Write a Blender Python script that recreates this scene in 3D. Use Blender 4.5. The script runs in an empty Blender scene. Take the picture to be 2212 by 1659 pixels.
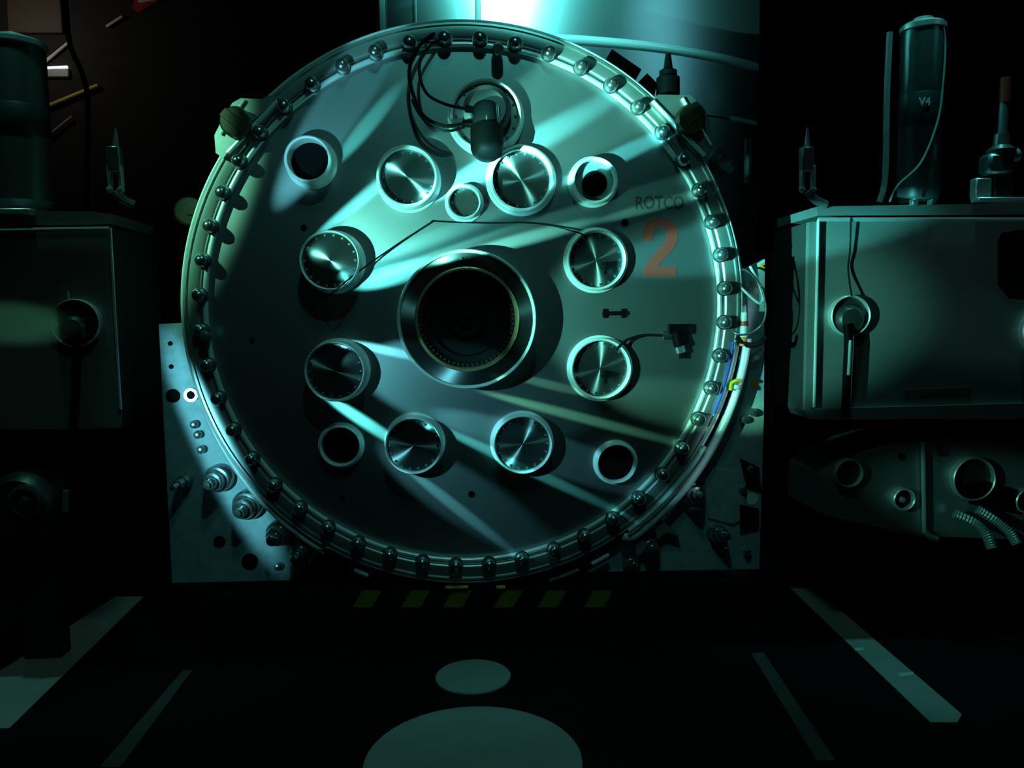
import bpy, math, random
from mathutils import Vector, Matrix
random.seed(7)
SC = bpy.context.scene
COL = SC.collection
PI = math.pi

# ------------------------------------------------------------------ camera
F = 1736.0                                   # focal length in pixels of a 2212 x 1659 frame
D = 3.47                                     # camera to chamber door
CAM = Vector((0.0, -D, 1.50))
ROLL = math.radians(1.0)
_yc = Vector(((1000 - 1106) / F, -(683 - 829.5) / F, -1.0)).normalized()
_a, _b = math.cos(ROLL), math.sin(ROLL)
_xc = Vector((_a, _b, (_a * _yc.x + _b * _yc.y) / -_yc.z)).normalized()
_zc = _xc.cross(_yc).normalized()
ROT = Matrix((_xc, _yc, _zc))                # camera axes -> world axes
cam_d = bpy.data.cameras.new('camera')
cam_d.sensor_width = 36.0
cam_d.lens = 36.0 * F / 2212.0
cam_d.clip_start = 0.05
cam = bpy.data.objects.new('camera', cam_d)
cam.matrix_world = Matrix.Translation(CAM) @ ROT.to_4x4()
COL.objects.link(cam)
SC.camera = cam


def P(px, py, y=0.0):
    """World point on the vertical plane Y = y seen at a photograph pixel."""
    d = ROT @ Vector(((px - 1106) / F, -(py - 829.5) / F, -1.0))
    return CAM + d * ((y + D) / d.y)


def PF(px, py, z=0.0):
    """World point on the horizontal plane Z = z seen at a photograph pixel."""
    d = ROT @ Vector(((px - 1106) / F, -(py - 829.5) / F, -1.0))
    return CAM + d * ((z - CAM.z) / d.z)


def S(y=0.0):
    return (y + D) / F


# ------------------------------------------------------------------ world, lamps, exposure
SC.view_settings.view_transform = 'Standard'
SC.view_settings.look = 'None'
SC.view_settings.gamma = 1.0
SC.view_settings.use_curve_mapping = False
SC.view_settings.exposure = 0.0
w = bpy.data.worlds.new('dark_hall')
SC.world = w
w.use_nodes = True
w.node_tree.nodes['Background'].inputs['Color'].default_value = (0.011, 0.010, 0.009, 1)
w.node_tree.nodes['Background'].inputs['Strength'].default_value = 0.15


def lamp(name, kind, loc, target, energy, color, size=0.1, **kw):
    ld = bpy.data.lights.new(name, kind)
    ld.energy = energy
    ld.color = color
    if kind == 'AREA':
        ld.shape = 'RECTANGLE'
        ld.size = size if not isinstance(size, tuple) else size[0]
        ld.size_y = size if not isinstance(size, tuple) else size[1]
    else:
        ld.shadow_soft_size = size
    if kind == 'SPOT':
        ld.spot_size = kw.get('angle', 1.0)
        ld.spot_blend = kw.get('blend', 0.3)
    o = bpy.data.objects.new(name, ld)
    o.location = loc
    d = Vector(target) - Vector(loc)
    o.rotation_euler = d.to_track_quat('-Z', 'Y').to_euler()
    COL.objects.link(o)
    return o


CYAN = (0.14, 1.0, 0.95)
TEAL = (0.20, 1.0, 0.80)
GREEN = (0.24, 1.0, 0.60)
BLUE = (0.20, 0.86, 1.0)
# work lamp hung high over the aisle in front of the door
lamp('overhead_work_lamp', 'SPOT', (0.42, -2.7, 4.3), (0.45, 0.3, 3.42), 1300.0, CYAN, 0.09, angle=math.radians(33), blend=1.0)
lamp('overhead_fill', 'SPOT', (0.15, -2.9, 4.4), (0.0, 0.0, 1.5), 40.0, CYAN, 0.03, angle=math.radians(42), blend=0.5)  # weaker second spot, added to bring highlights onto the port covers
# unseen fill spots added to brighten the cabinet tops and the floor
lamp('cabinet_fill', 'SPOT', (2.1, -0.30, 4.4), (2.05, 0.0, 1.9), 60.0, CYAN, 0.06, angle=math.radians(34), blend=0.8)
lamp('cabinet_fill', 'SPOT', (-1.85, -0.25, 4.4), (-1.75, 0.0, 1.9), 42.0, TEAL, 0.06, angle=math.radians(34), blend=0.8)
lamp('floor_fill', 'SPOT', (0.0, -2.4, 4.8), (0.0, -0.9, 0.0), 27.0, (0.36, 1.0, 0.80), 0.2, angle=math.radians(75), blend=0.7)


def profile(name, loc, target, along, half_long, half_short, energy, color, blend=0.6, size=0.02):
    """Added fill spot with an oval beam whose long side follows the direction `along`."""
    loc, target = Vector(loc), Vector(target)
    zax = (loc - target).normalized()
    xax = Vector(along) - zax * Vector(along).dot(zax)
    xax.normalize()
    yax = zax.cross(xax)
    ld = bpy.data.lights.new(name, 'SPOT')
    ld.energy, ld.color, ld.spot_blend, ld.shadow_soft_size = energy, color, blend, size
    ld.spot_size = 2 * math.radians(half_long)
    o = bpy.data.objects.new(name, ld)
    o.matrix_world = (Matrix.Translation(loc) @ Matrix((xax, yax, zax)).transposed().to_4x4()
                      @ Matrix.Diagonal((1, math.tan(math.radians(half_short)) / math.tan(math.radians(half_long)), 1, 1)))
    COL.objects.link(o)


# coloured fill spots added out of view to tint rim and cradle plates
profile('side_green_fill', (-2.3, -1.6, 2.9), P(462, 430), (0.40, 0, 1.0), 16, 3.0, 300, GREEN, 0.9)
lamp('far_hall_fill', 'POINT', (-4.6, 5.2, 4.6), (0, 0, 0), 5.0, (1.0, 0.95, 0.85), 0.1)  # added point light that brightens the far rails
profile('casing_fill', (2.6, -0.9, 3.4), P(1430, 150, 0.45), (0.9, 0, -0.25), 14, 8, 22, BLUE, 1.0, 0.6)  # added spot that brightens the right of the casing
profile('side_blue_fill', (-1.9, -2.4, 1.0), P(476, 965, .05), (0.42, 0, -1.0), 14, 2.5, 210, BLUE, 0.7)
profile('side_white_fill', (2.4, -2.3, 1.6), P(1560, 850), (-0.42, 0, -1.0), 12, 1.1, 95, (0.45, 0.95, 1.0), 0.8)
# fan of unseen oval spots, added to lay bright streaks on the door
FOOT = P(430, 715)
FAN = Vector((FOOT.x, -1.75, FOOT.z))


def beam(name, ang, half, d1, d2, energy, color, blend=0.25):
    k = S()
    a = math.radians(ang)
    t1, t2 = math.atan(d1 * k / 1.75), math.atan(d2 * k / 1.75)
    tc, hh = (t1 + t2) / 2, (t2 - t1) / 2
    u = Vector((math.cos(a), 0, math.sin(a)))
    fwd = Vector((0, 1, 0)) * math.cos(tc) + u * math.sin(tc)
    dc = math.tan(tc) * 1.75
    wid = math.atan(dc * math.tan(math.radians(half)) / math.hypot(dc, 1.75))
    zax = -fwd
    xax = (u * math.cos(tc) - Vector((0, 1, 0)) * math.sin(tc)).normalized()
    yax = zax.cross(xax)
    ld = bpy.data.lights.new(name, 'SPOT')
    ld.energy = energy
    ld.color = color
    ld.spot_size = 2 * hh
    ld.spot_blend = blend
    ld.shadow_soft_size = 0.006
    o = bpy.data.objects.new(name, ld)
    m = Matrix((xax, yax, zax)).transposed().to_4x4()
    o.matrix_world = Matrix.Translation(FAN) @ m @ Matrix.Diagonal((1, math.tan(wid) / math.tan(hh), 1, 1))
    COL.objects.link(o)


def streak(a, b, half, energy, color, blend=0.9):
    """Narrow oval beam added from the same point, running between two spots on the door face."""
    A, B = P(*a), P(*b)
    da, db = (A - FAN).normalized(), (B - FAN).normalized()
    hl = math.degrees(da.angle(db)) / 2
    fwd = (da + db).normalized()
    t = FAN + fwd * (-FAN.y / fwd.y)
    profile('fan_fill_spot', FAN, t, B - A, hl, math.degrees(math.atan(half * S() / (t - FAN).length)), energy, color, blend, 0.006)


for spec in [
    ('fan_fill_spot', 56.5, 6.0, 290, 900, 140, BLUE, 0.6),
    ('fan_fill_spot', 29.5, 9.8, 300, 1600, 250, TEAL, 0.3),
    ('fan_fill_spot', 30.0, 8.0, 650, 1700, 1000, TEAL, 0.5),
    ('fan_fill_spot', 19.5, 3.6, 330, 820, 120, CYAN, 0.6),
    ('fan_fill_spot', 16.3, 2.0, 350, 1500, 230, TEAL, 0.6),
    ('fan_fill_spot', 1.0, 13.0, 690, 1700, 400, TEAL, 0.5),
    ('fan_fill_spot', 8.5, 3.5, 850, 1700, 800, CYAN, 0.6),
    ('fan_fill_spot', -9.5, 3.5, 850, 1300, 330, GREEN, 0.7),
    ('fan_fill_spot', -13.0, 10.5, 330, 900, 55, BLUE, 0.35),
    ('fan_fill_spot', -20.5, 3.6, 500, 1150, 130, BLUE, 0.5),
    ('fan_fill_spot', -34.0, 6.0, 430, 950, 60, BLUE, 0.6),
    ('fan_fill_spot', 3.0, 8.0, 1330, 3600, 50, (0.4, 1.0, 0.95), 0.6),
    ('fan_fill_spot', -13.5, 4.5, 1450, 3000, 80, TEAL, 0.6),
]:
    beam(*spec)
for spec in [
    ((715, 365), (885, 160), 20, 330, CYAN),
    ((670, 520), (985, 265), 16, 260, CYAN),
    ((900, 445), (1400, 170), 32, 3000, CYAN),
    ((1190, 405), (1510, 255), 20, 3200, CYAN),
    ((755, 622), (960, 560), 26, 250, CYAN),
    ((965, 560), (1330, 465), 17, 900, TEAL),
    ((1270, 485), (1590, 395), 14, 900, TEAL),
    ((735, 735), (960, 785), 12, 140, BLUE),
    ((1010, 838), (1570, 985), 13, 520, GREEN),
    ((1090, 808), (1300, 858), 12, 260, GREEN),
    ((900, 900), (1420, 1145), 14, 420, CYAN),
    ((690, 848), (900, 985), 15, 260, CYAN),
    ((850, 990), (1150, 1225), 15, 240, BLUE),
    ((190, 705), (-160, 690), 55, 26, GREEN),
]:
    streak(*spec)


# ------------------------------------------------------------------ materials
MAT = {}


def mat(name, color, rough=0.5, metal=0.0, noise=0.0, nscale=20.0, bump=0.0, bscale=200.0, aniso=0.0, tangent=None,
        stretch=(1, 1, 1), emit=None, estr=0.0, coat=0.0, color2=None, spec=0.5):
    m = bpy.data.materials.new(name)
    m.use_nodes = True
    nt = m.node_tree
    b = nt.nodes['Principled BSDF']
    b.inputs['Base Color'].default_value = (*color, 1)
    b.inputs['Roughness'].default_value = rough
    b.inputs['Metallic'].default_value = metal
    b.inputs['Coat Weight'].default_value = coat
    b.inputs['Specular IOR Level'].default_value = spec
    if emit:
        b.inputs['Emission Color'].default_value = (*emit, 1)
        b.inputs['Emission Strength'].default_value = estr
    tc = nt.nodes.new('ShaderNodeTexCoord')
    mp = nt.nodes.new('ShaderNodeMapping')
    mp.inputs['Scale'].default_value = stretch
    nt.links.new(tc.outputs['Object'], mp.inputs['Vector'])
    if noise > 0 or color2:
        n = nt.nodes.new('ShaderNodeTexNoise')
        n.inputs['Scale'].default_value = nscale
        n.inputs['Detail'].default_value = 5.0
        nt.links.new(mp.outputs[0], n.inputs['Vector'])
        r = nt.nodes.new('ShaderNodeMix')
        r.data_type = 'RGBA'
        c2 = color2 if color2 else tuple(max(0, c * (1 - noise)) for c in color)
        c1 = color if color2 else tuple(min(1, c * (1 + noise)) for c in color)
        r.inputs['A'].default_value = (*c2, 1)
        r.inputs['B'].default_value = (*c1, 1)
        nt.links.new(n.outputs['Fac'], r.inputs['Factor'])
        nt.links.new(r.outputs['Result'], b.inputs['Base Color'])
    if bump > 0:
        n2 = nt.nodes.new('ShaderNodeTexNoise')
        n2.inputs['Scale'].default_value = bscale
        n2.inputs['Detail'].default_value = 3.0
        nt.links.new(mp.outputs[0], n2.inputs['Vector'])
        bp = nt.nodes.new('ShaderNodeBump')
        bp.inputs['Strength'].default_value = bump
        bp.inputs['Distance'].default_value = 0.002
        nt.links.new(n2.outputs['Fac'], bp.inputs['Height'])
        nt.links.new(bp.outputs[0], b.inputs['Normal'])
    if aniso:
        b.inputs['Anisotropic'].default_value = aniso
        tg = nt.nodes.new('ShaderNodeTangent')
        tg.direction_type = 'RADIAL'
        tg.axis = tangent
        nt.links.new(tg.outputs[0], b.inputs['Tangent'])
    MAT[name] = m
    return m


mat('brushed_steel', (0.40, 0.41, 0.41), 0.41, 1.0, noise=0.10, nscale=9, stretch=(2, 1, 60), bump=0.05, bscale=14)
mat('flange_steel', (0.40, 0.42, 0.40), 0.36, 0.85, noise=0.12, nscale=14)
mat('bright_ring', (0.95, 0.96, 0.95), 0.30, 0.15, noise=0.06, nscale=40, bump=0.05, bscale=120)
mat('bead', (0.9, 0.92, 0.92), 0.30, 0.35)
mat('turned_cover', (0.26, 0.27, 0.27), 0.30, 0.95, aniso=1.0, tangent='Y')
mat('dark_steel', (0.10, 0.105, 0.10), 0.42, 0.8, noise=0.2, nscale=30)
mat('bolt_steel', (0.40, 0.42, 0.42), 0.25, 0.9)
mat('black', (0.002, 0.002, 0.002), 0.6, spec=0.06)
mat('rubber', (0.006, 0.006, 0.006), 0.45, spec=0.2)
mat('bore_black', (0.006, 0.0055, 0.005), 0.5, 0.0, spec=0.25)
mat('bronze', (0.62, 0.44, 0.24), 0.30, 0.6)
mat('cabinet_dark', (0.035, 0.038, 0.036), 0.6, noise=0.2, nscale=8)
mat('bronze_nut', (0.10, 0.085, 0.05), 0.40, 0.8, noise=0.2, nscale=40)
mat('red_paint', (0.24, 0.022, 0.012), 0.6, noise=0.12, nscale=60)
mat('letter_paint', (0.014, 0.007, 0.005), 0.7, noise=0.3, nscale=50)
mat('casing_steel', (0.50, 0.52, 0.52), 0.27, 0.95, noise=0.06, nscale=5, stretch=(30, 1, 1))
mat('cradle_paint', (0.36, 0.42, 0.44), 0.55, 0.25, noise=0.35, nscale=26, bump=0.2, bscale=160)
mat('cabinet_metal', (0.34, 0.38, 0.36), 0.42, 0.6, noise=0.14, nscale=6, stretch=(1, 1, 6), bump=0.03, bscale=60)
mat('cabinet_trim', (0.75, 0.80, 0.78), 0.40, 0.6)
mat('hose', (0.80, 0.84, 0.88), 0.35, 0.2, noise=0.25, nscale=180, bump=0.6, bscale=240)
mat('blue_hose', (0.02, 0.10, 0.55), 0.35)
mat('white_plastic', (0.75, 0.75, 0.72), 0.45)
mat('yellow_paint', (0.80, 0.70, 0.02), 0.5, noise=0.1, nscale=40)
mat('dark_yellow', (0.20, 0.16, 0.012), 0.7, noise=0.5, nscale=25)  # darker yellow than the lip, mottled by noise
mat('orange_paint', (0.75, 0.25, 0.03), 0.5)
mat('floor_dark', (0.008, 0.0075, 0.007), 0.8, spec=0.1, noise=0.35, nscale=3)
mat('floor_pale', (0.42, 0.46, 0.44), 0.7, noise=0.18, nscale=9)
mat('floor_grey', (0.07, 0.075, 0.072), 0.75, noise=0.3, nscale=8)  # dark grey of the inner strips and the step tread
mat('wall_dark', (0.022, 0.020, 0.018), 0.85, noise=0.3, nscale=2)
mat('grey_pipe', (0.40, 0.40, 0.38), 0.5, 0.2)
mat('red_box', (0.55, 0.04, 0.03), 0.5)
mat('tan_board', (0.10, 0.075, 0.05), 0.7)
mat('lamp_tube', (0.9, 0.9, 0.9), 0.4, emit=(0.9, 0.95, 1.0), estr=0.9)
mat('bottle_steel', (0.16, 0.19, 0.185), 0.35, 0.7)
mat('bottle_band', (0.03, 0.035, 0.035), 0.5)
mat('print_white', (0.85, 0.87, 0.86), 0.6)
mat('glass', (0.010, 0.013, 0.014), 0.12, 0.0)


# ------------------------------------------------------------------ mesh helpers
class MB:
    """Collects simple solids in world coordinates."""

    def __init__(s):
        s.v, s.f = [], []

    def add(s, vs, fs):
        o = len(s.v)
        s.v += [Vector(p) for p in vs]
        s.f += [tuple(i + o for i in f) for f in fs]
        return s

    def box(s, c, sz, rot=None, ch=0.0):
        c = Vector(c)
        hx, hy, hz = sz[0] / 2, sz[1] / 2, sz[2] / 2
        rot = rot or Matrix.Identity(3)
        if ch <= 0:
            vs = [Vector((x, y, z)) for x in (-hx, hx) for y in (-hy, hy) for z in (-hz, hz)]
            fs = [(0, 1, 3, 2), (4, 6, 7, 5), (0, 4, 5, 1), (2, 3, 7, 6), (0, 2, 6, 4), (1, 5, 7, 3)]
            return s.add([c + rot @ p for p in vs], fs)
        ch = min(ch, hx * .9, hy * .9, hz * .9)
        vs, idx = [], {}
        for x in (-1, 1):
            for y in (-1, 1):
                for z in (-1, 1):
                    for ax in range(3):
                        h = [hx - ch, hy - ch, hz - ch]
                        h[ax] += ch
                        idx[(x, y, z, ax)] = len(vs)
                        vs.append(Vector((x * h[0], y * h[1], z * h[2])))
        fs = []
        for ax in range(3):
            o1, o2 = (ax + 1) % 3, (ax + 2) % 3
            for sg in (-1, 1):
                q = []
                for a, b in ((-1, -1), (1, -1), (1, 1), (-1, 1)):
                    k = [0, 0, 0]
                    k[ax], k[o1], k[o2] = sg, a, b
                    q.append(idx[(k[0], k[1], k[2], ax)])
                fs.append(tuple(q) if sg > 0 else tuple(reversed(q)))
        for ax in range(3):
            o1, o2 = (ax + 1) % 3, (ax + 2) % 3
            for a in (-1, 1):
                for b in (-1, 1):
                    k = [0, 0, 0]
                    k[o1], k[o2] = a, b
                    lo, hi = list(k), list(k)
                    lo[ax], hi[ax] = -1, 1
                    q = (idx[(*lo, o1)], idx[(*hi, o1)], idx[(*hi, o2)], idx[(*lo, o2)])
                    fs.append(q if a * b > 0 else tuple(reversed(q)))
        for x in (-1, 1):
            for y in (-1, 1):
                for z in (-1, 1):
                    q = tuple(idx[(x, y, z, a)] for a in range(3))
                    fs.append(q if x * y * z > 0 else tuple(reversed(q)))
        return s.add([c + rot @ p for p in vs], fs)

    def lathe(s, c, axis, prof, seg=48, a0=0.0, a1=2 * PI):
        """prof: (radius, height along axis)."""
        c, n = Vector(c), Vector(axis).normalized()
        u = n.orthogonal().normalized()
        if abs(n.y) > 0.9:
            u = Vector((1, 0, 0))
            u = (u - n * u.dot(n)).normalized()
        v = n.cross(u)
        full = abs(a1 - a0 - 2 * PI) < 1e-6
        m = seg if full else seg + 1
        vs, rows = [], []
        for r, h in prof:
            if r <= 1e-9:
                rows.append([len(vs)] * m)
                vs.append(c + n * h)
            else:
                row = []
                for i in range(m):
                    t = a0 + (a1 - a0) * i / seg
                    row.append(len(vs))
                    vs.append(c + n * h + (u * math.cos(t) + v * math.sin(t)) * r)
                rows.append(row)
        fs = []
        for j in range(len(rows) - 1):
            A, B = rows[j], rows[j + 1]
            for i in range(seg):
                k = (i + 1) % m
                q = [A[i], A[k], B[k], B[i]]
                q2 = []
                for x in q:
                    if x not in q2:
                        q2.append(x)
                if len(q2) > 2:
                    fs.append(tuple(q2))
        return s.add(vs, fs)

    def tube(s, pts, r, seg=8, smooth=6):
        pts = [Vector(p) for p in pts]
        if smooth > 1 and len(pts) > 2:
            out = []
            for i in range(len(pts) - 1):
                p0 = pts[max(i - 1, 0)]
                p1, p2 = pts[i], pts[i + 1]
                p3 = pts[min(i + 2, len(pts) - 1)]
                for j in range(smooth):
                    t = j / smooth
                    out.append(0.5 * ((2 * p1) + (p2 - p0) * t + (2 * p0 - 5 * p1 + 4 * p2 - p3) * t * t
                                      + (3 * p1 - p0 - 3 * p2 + p3) * t ** 3))
            out.append(pts[-1])
            pts = out
        n = len(pts)
        vs, up = [], None
        for i, p in enumerate(pts):
            t = (pts[min(i + 1, n - 1)] - pts[max(i - 1, 0)]).normalized()
            if up is None:
                up = t.orthogonal().normalized()
            up = (up - t * up.dot(t))
            up = up.normalized() if up.length > 1e-6 else t.orthogonal().normalized()
            w_ = t.cross(up)
            rr = r(i / (n - 1)) if callable(r) else r
            for k in range(seg):
                a = 2 * PI * k / seg
                vs.append(p + (up * math.cos(a) + w_ * math.sin(a)) * rr)
        fs = []
        for i in range(n - 1):
            for k in range(seg):
                k2 = (k + 1) % seg
                fs.append((i * seg + k, i * seg + k2, (i + 1) * seg + k2, (i + 1) * seg + k))
        fs.append(tuple(reversed(range(seg))))
        fs.append(tuple((n - 1) * seg + k for k in range(seg)))
        return s.add(vs, fs)

    def prism(s, pts, off):
        """Closed outline of world points extruded by the vector off."""
        pts = [Vector(p) for p in pts]
        off = Vector(off)
        n = len(pts)
        vs = pts + [p + off for p in pts]
        fs = [tuple(range(n)), tuple(reversed(range(n, 2 * n)))]
        for i in range(n):
            j = (i + 1) % n
            fs.append((i, n + i, n + j, j))
        return s.add(vs, fs)

    def mesh(s, name, origin=(0, 0, 0), m=None, smooth=True):
        o = Vector(origin)
        me = bpy.data.meshes.new(name)
        me.from_pydata([tuple(p - o) for p in s.v], [], s.f)
        me.validate()
        import bmesh
        bm = bmesh.new()
        bm.from_mesh(me)
        bmesh.ops.recalc_face_normals(bm, faces=bm.faces)
        bm.to_mesh(me)
        bm.free()
        if m:
            me.materials.append(MAT[m])
        if smooth:
            me.polygons.foreach_set('use_smooth', [True] * len(me.polygons))
            me.set_sharp_from_angle(angle=math.radians(38))
        return me


WLOC = {}


def link(name, me, loc, parent=None):
    o = bpy.data.objects.new(name, me)
    COL.objects.link(o)
    loc = Vector(loc)
    WLOC[o] = loc
    if parent:
        o.parent = parent
        o.location = loc - WLOC[parent]
    else:
        o.location = loc
    return o


def thing(name, loc, label, cat, group=None):
    o = link(name, None, loc)
    o.empty_display_size = 0.05
    o['label'] = label
    o['category'] = cat
    if group:
        o['group'] = group
    return o


def part(name, mb, m, parent, origin=None, label=None, smooth=True, kind=None):
    if origin is None:
        n = len(mb.v)
        origin = sum(mb.v, Vector()) / n
    o = link(name, mb.mesh(name, origin, m, smooth), origin, parent)
    if label:
        o['label'] = label
    if kind:
        o['kind'] = kind
    return o


def solo(name, mb, m, label, cat, group=None, origin=None, smooth=True, kind=None):
    if origin is None:
        xs = [p.x for p in mb.v]; ys = [p.y for p in mb.v]; zs = [p.z for p in mb.v]
        origin = Vector(((min(xs) + max(xs)) / 2, (min(ys) + max(ys)) / 2, min(zs)))
    o = link(name, mb.mesh(name, origin, m, smooth), origin)
    o['label'] = label
    if cat:
        o['category'] = cat
    if group:
        o['group'] = group
    if kind:
        o['kind'] = kind
    return o


def copy_tree(o, loc, parent=None):
    c = o.copy()
    COL.objects.link(c)
    WLOC[c] = Vector(loc)
    c.parent = parent
    c.location = Vector(loc) - (WLOC[parent] if parent else Vector())
    for ch in list(o.children):
        copy_tree(ch, Vector(loc) + (WLOC[ch] - WLOC[o]), c)
    return c


def structure(name, mb, m, smooth=False):
    o = link(name, mb.mesh(name, (0, 0, 0), m, smooth), (0, 0, 0))
    o['kind'] = 'structure'
    return o


TOCAM = Vector((0, -1, 0))
K = S()


def text_mesh(body, width, height, depth, m):
    """Letters as a thin mesh in the X-Z plane facing -Y, fitted to width x height, origin at lower left."""
    cu = bpy.data.curves.new('lettering', 'FONT')
    cu.body = body
    cu.extrude = 0.01
    cu.offset = 0.018
    ob = bpy.data.objects.new('lettering', cu)
    COL.objects.link(ob)
    dg = bpy.context.evaluated_depsgraph_get()
    dg.update()
    me = bpy.data.meshes.new_from_object(ob.evaluated_get(dg))
    bpy.data.objects.remove(ob)
    xs = [v.co.x for v in me.vertices]; ys = [v.co.y for v in me.vertices]
    sx = width / (max(xs) - min(xs)); sy = height / (max(ys) - min(ys))
    x0, y0 = min(xs), min(ys)
    for v in me.vertices:
        x, y, z = v.co
        v.co = ((x - x0) * sx, -(z + 0.01) / 0.02 * depth, (y - y0) * sy)
    me.materials.clear()
    me.materials.append(MAT[m])
    return me


# ------------------------------------------------------------------ the hall: floor, walls, floor markings
structure('floor', MB().box((0, 1.5, -0.05), (14, 13, 0.1)), 'floor_dark')
structure('wall_back', MB().box((0, 6.05, 3.0), (14, 0.1, 6.2)), 'wall_dark')
structure('wall_left', MB().box((-6.05, 1.5, 3.0), (0.1, 11, 6.2)), 'wall_dark')
structure('wall_right', MB().box((6.05, 1.5, 3.0), (0.1, 11, 6.2)), 'wall_dark')


def floor_strip(name, quad, m):
    pts = [PF(*q, z=0.0) for q in quad]
    structure(name, MB().prism(pts, (0, 0, 0.004)), m)


floor_strip('trim_1', [(250, 1290), (310, 1290), (20, 1575), (-60, 1575), (-60, 1490)], 'floor_pale')
floor_strip('trim_2', [(1708, 1272), (1760, 1272), (2078, 1545), (2068, 1562), (2010, 1562)], 'floor_pale')
floor_strip('trim_3', [(395, 1450), (415, 1450), (260, 1659), (215, 1659)], 'floor_grey')
floor_strip('trim_4', [(1622, 1412), (1650, 1412), (1805, 1645), (1765, 1645)], 'floor_grey')


for q_, n_ in (([(1940, 1455), (1972, 1452), (1975, 1459), (1944, 1463)], 'trim_5'), ([(1845, 1401), (1864, 1399), (1868, 1405), (1848, 1407)], 'trim_6')):
    structure(n_, MB().prism([PF(*a_, z=0.0045) for a_ in q_], (0, 0, 0.002)), 'print_white')


def floor_disc(cx, cy, rx, label):
    c = PF(cx, cy)
    depth = c.y + D
    r = rx * math.hypot(depth, 0) / F
    mb = MB().lathe((c.x, c.y, 0), (0, 0, 1), [(0, 0), (r, 0), (r, 0.006), (r - 0.004, 0.010), (0, 0.010)], 72)
    return solo('floor_cover', mb, 'floor_pale', label, 'floor cover', 'round floor covers', (c.x, c.y, 0))


floor_disc(1022, 1463, 84, 'small pale round floor cover below the chamber door')
floor_disc(1022, 1645, 246, 'large pale round floor cover at the front of the aisle')

# ------------------------------------------------------------------ casing tower behind the door
R_T = 2.35
cx0 = P(1085, 75, 0.30)
tc = Vector((cx0.x, 0.30 + R_T, 0))
x_l, x_r = P(838, 100, 0.36).x, P(1655, 200, 0.62).x
a_l = math.asin((x_l - tc.x) / R_T)
a_r = math.asin((x_r - tc.x) / R_T)


def arc_block(z0, z1, dr=0.0, aL=a_l, aR=a_r, n=40, thick=None):
    out = []
    for i in range(n + 1):
        t = aL + (aR - aL) * i / n
        out.append(Vector((tc.x + (R_T + dr) * math.sin(t), tc.y - (R_T + dr) * math.cos(t), z0)))
    if thick:
        for i in range(n, -1, -1):
            t = aL + (aR - aL) * i / n
            out.append(Vector((tc.x + (R_T - thick) * math.sin(t), tc.y - (R_T - thick) * math.cos(t), z0)))
    else:
        out += [Vector((out[n].x, tc.y - 1.2, z0)), Vector((out[0].x, tc.y - 1.2, z0))]
    return MB().prism(out, (0, 0, z1 - z0))


z_seam = P(1060, 78, 0.28).z
z_low = P(1545, 238, 0.45).z
tower = thing('steel_casing', (tc.x, 1.0, 0), 'tall curved brushed steel casing rising behind the chamber door', 'casing')
part('lower_shell', arc_block(0.0, z_low - 0.01), 'casing_steel', tower)
part('middle_shell', arc_block(z_low, z_seam - 0.012), 'casing_steel', tower)
part('upper_shell', arc_block(z_seam + 0.012, 4.2), 'casing_steel', tower)


def bead_arc(z, r, aL, aR, dr=0.0):
    pts = []
    for i in range(41):
        t = aL + (aR - aL) * i / 40
        pts.append((tc.x + (R_T + dr) * math.sin(t), tc.y - (R_T + dr) * math.cos(t), z))
    return MB().tube(pts, r, 10, 1)


part('weld_bead', bead_arc(z_seam, 0.022, a_l + 0.085, a_r - 0.012), 'bead', tower)
part('weld_bead', bead_arc(z_low, 0.012, a_r - 0.10, a_r - 0.01), 'bead', tower)
part('corner_post', MB().box((x_l - 0.02, 0.40, 2.1), (0.05, 0.10, 4.2), None, 0.012), 'casing_steel', tower)
part('vertical_rib', MB().tube([P(1035, 0, 0.29) + Vector((0, 0, .5)), P(1033, 60, 0.29)], 0.012, 8, 1), 'bead', tower)
part('vertical_rib', MB().tube([P(893, 0, 0.335) + Vector((0, 0, .5)), P(897, 85, 0.335)], 0.010, 8, 1), 'casing_steel', tower)

# ------------------------------------------------------------------ chamber door
DC = P(1010, 668)                            # centre of the door face
door = thing('chamber_door', (DC.x, 0.0, DC.z - 1.19), 'large round steel chamber door with bolted rim and red number 2', 'chamber door')
# heights run along +Y here
part('door_plate', MB().lathe(DC, (0, 1, 0), [(0, 0.0), (1.09, 0.0), (1.112, 0.0), (1.112, 0.06), (0, 0.06)], 180), 'brushed_steel', door, DC)
RB = 556 * K
ring = [(1.113, 0.06), (1.113, -0.012), (1.119, -0.022), (1.128, -0.026), (1.168, -0.026), (1.172, -0.034), (1.180, -0.034),
        (1.186, -0.026), (1.186, 0.075), (1.16, 0.10), (1.113, 0.10), (1.113, 0.06)]
part('rim_flange', MB().lathe(DC, (0, 1, 0), ring, 180), 'flange_steel', door, DC)
# polished retaining bead round the inside of the rim
bp_ = [(1.096 + 0.012 * math.cos(2 * PI * i / 10), -0.018 + 0.012 * math.sin(2 * PI * i / 10)) for i in range(11)]
part('retaining_bead', MB().lathe(DC, (0, 1, 0), bp_, 180), 'bead', door, DC, 'bright polished bead inside the rim')
bp_ = [(1.190 + 0.006 * math.cos(2 * PI * i / 8), -0.022 + 0.006 * math.sin(2 * PI * i / 8)) for i in range(9)]
part('outer_bead', MB().lathe(DC, (0, 1, 0), bp_, 180), 'bead', door, DC)
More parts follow.
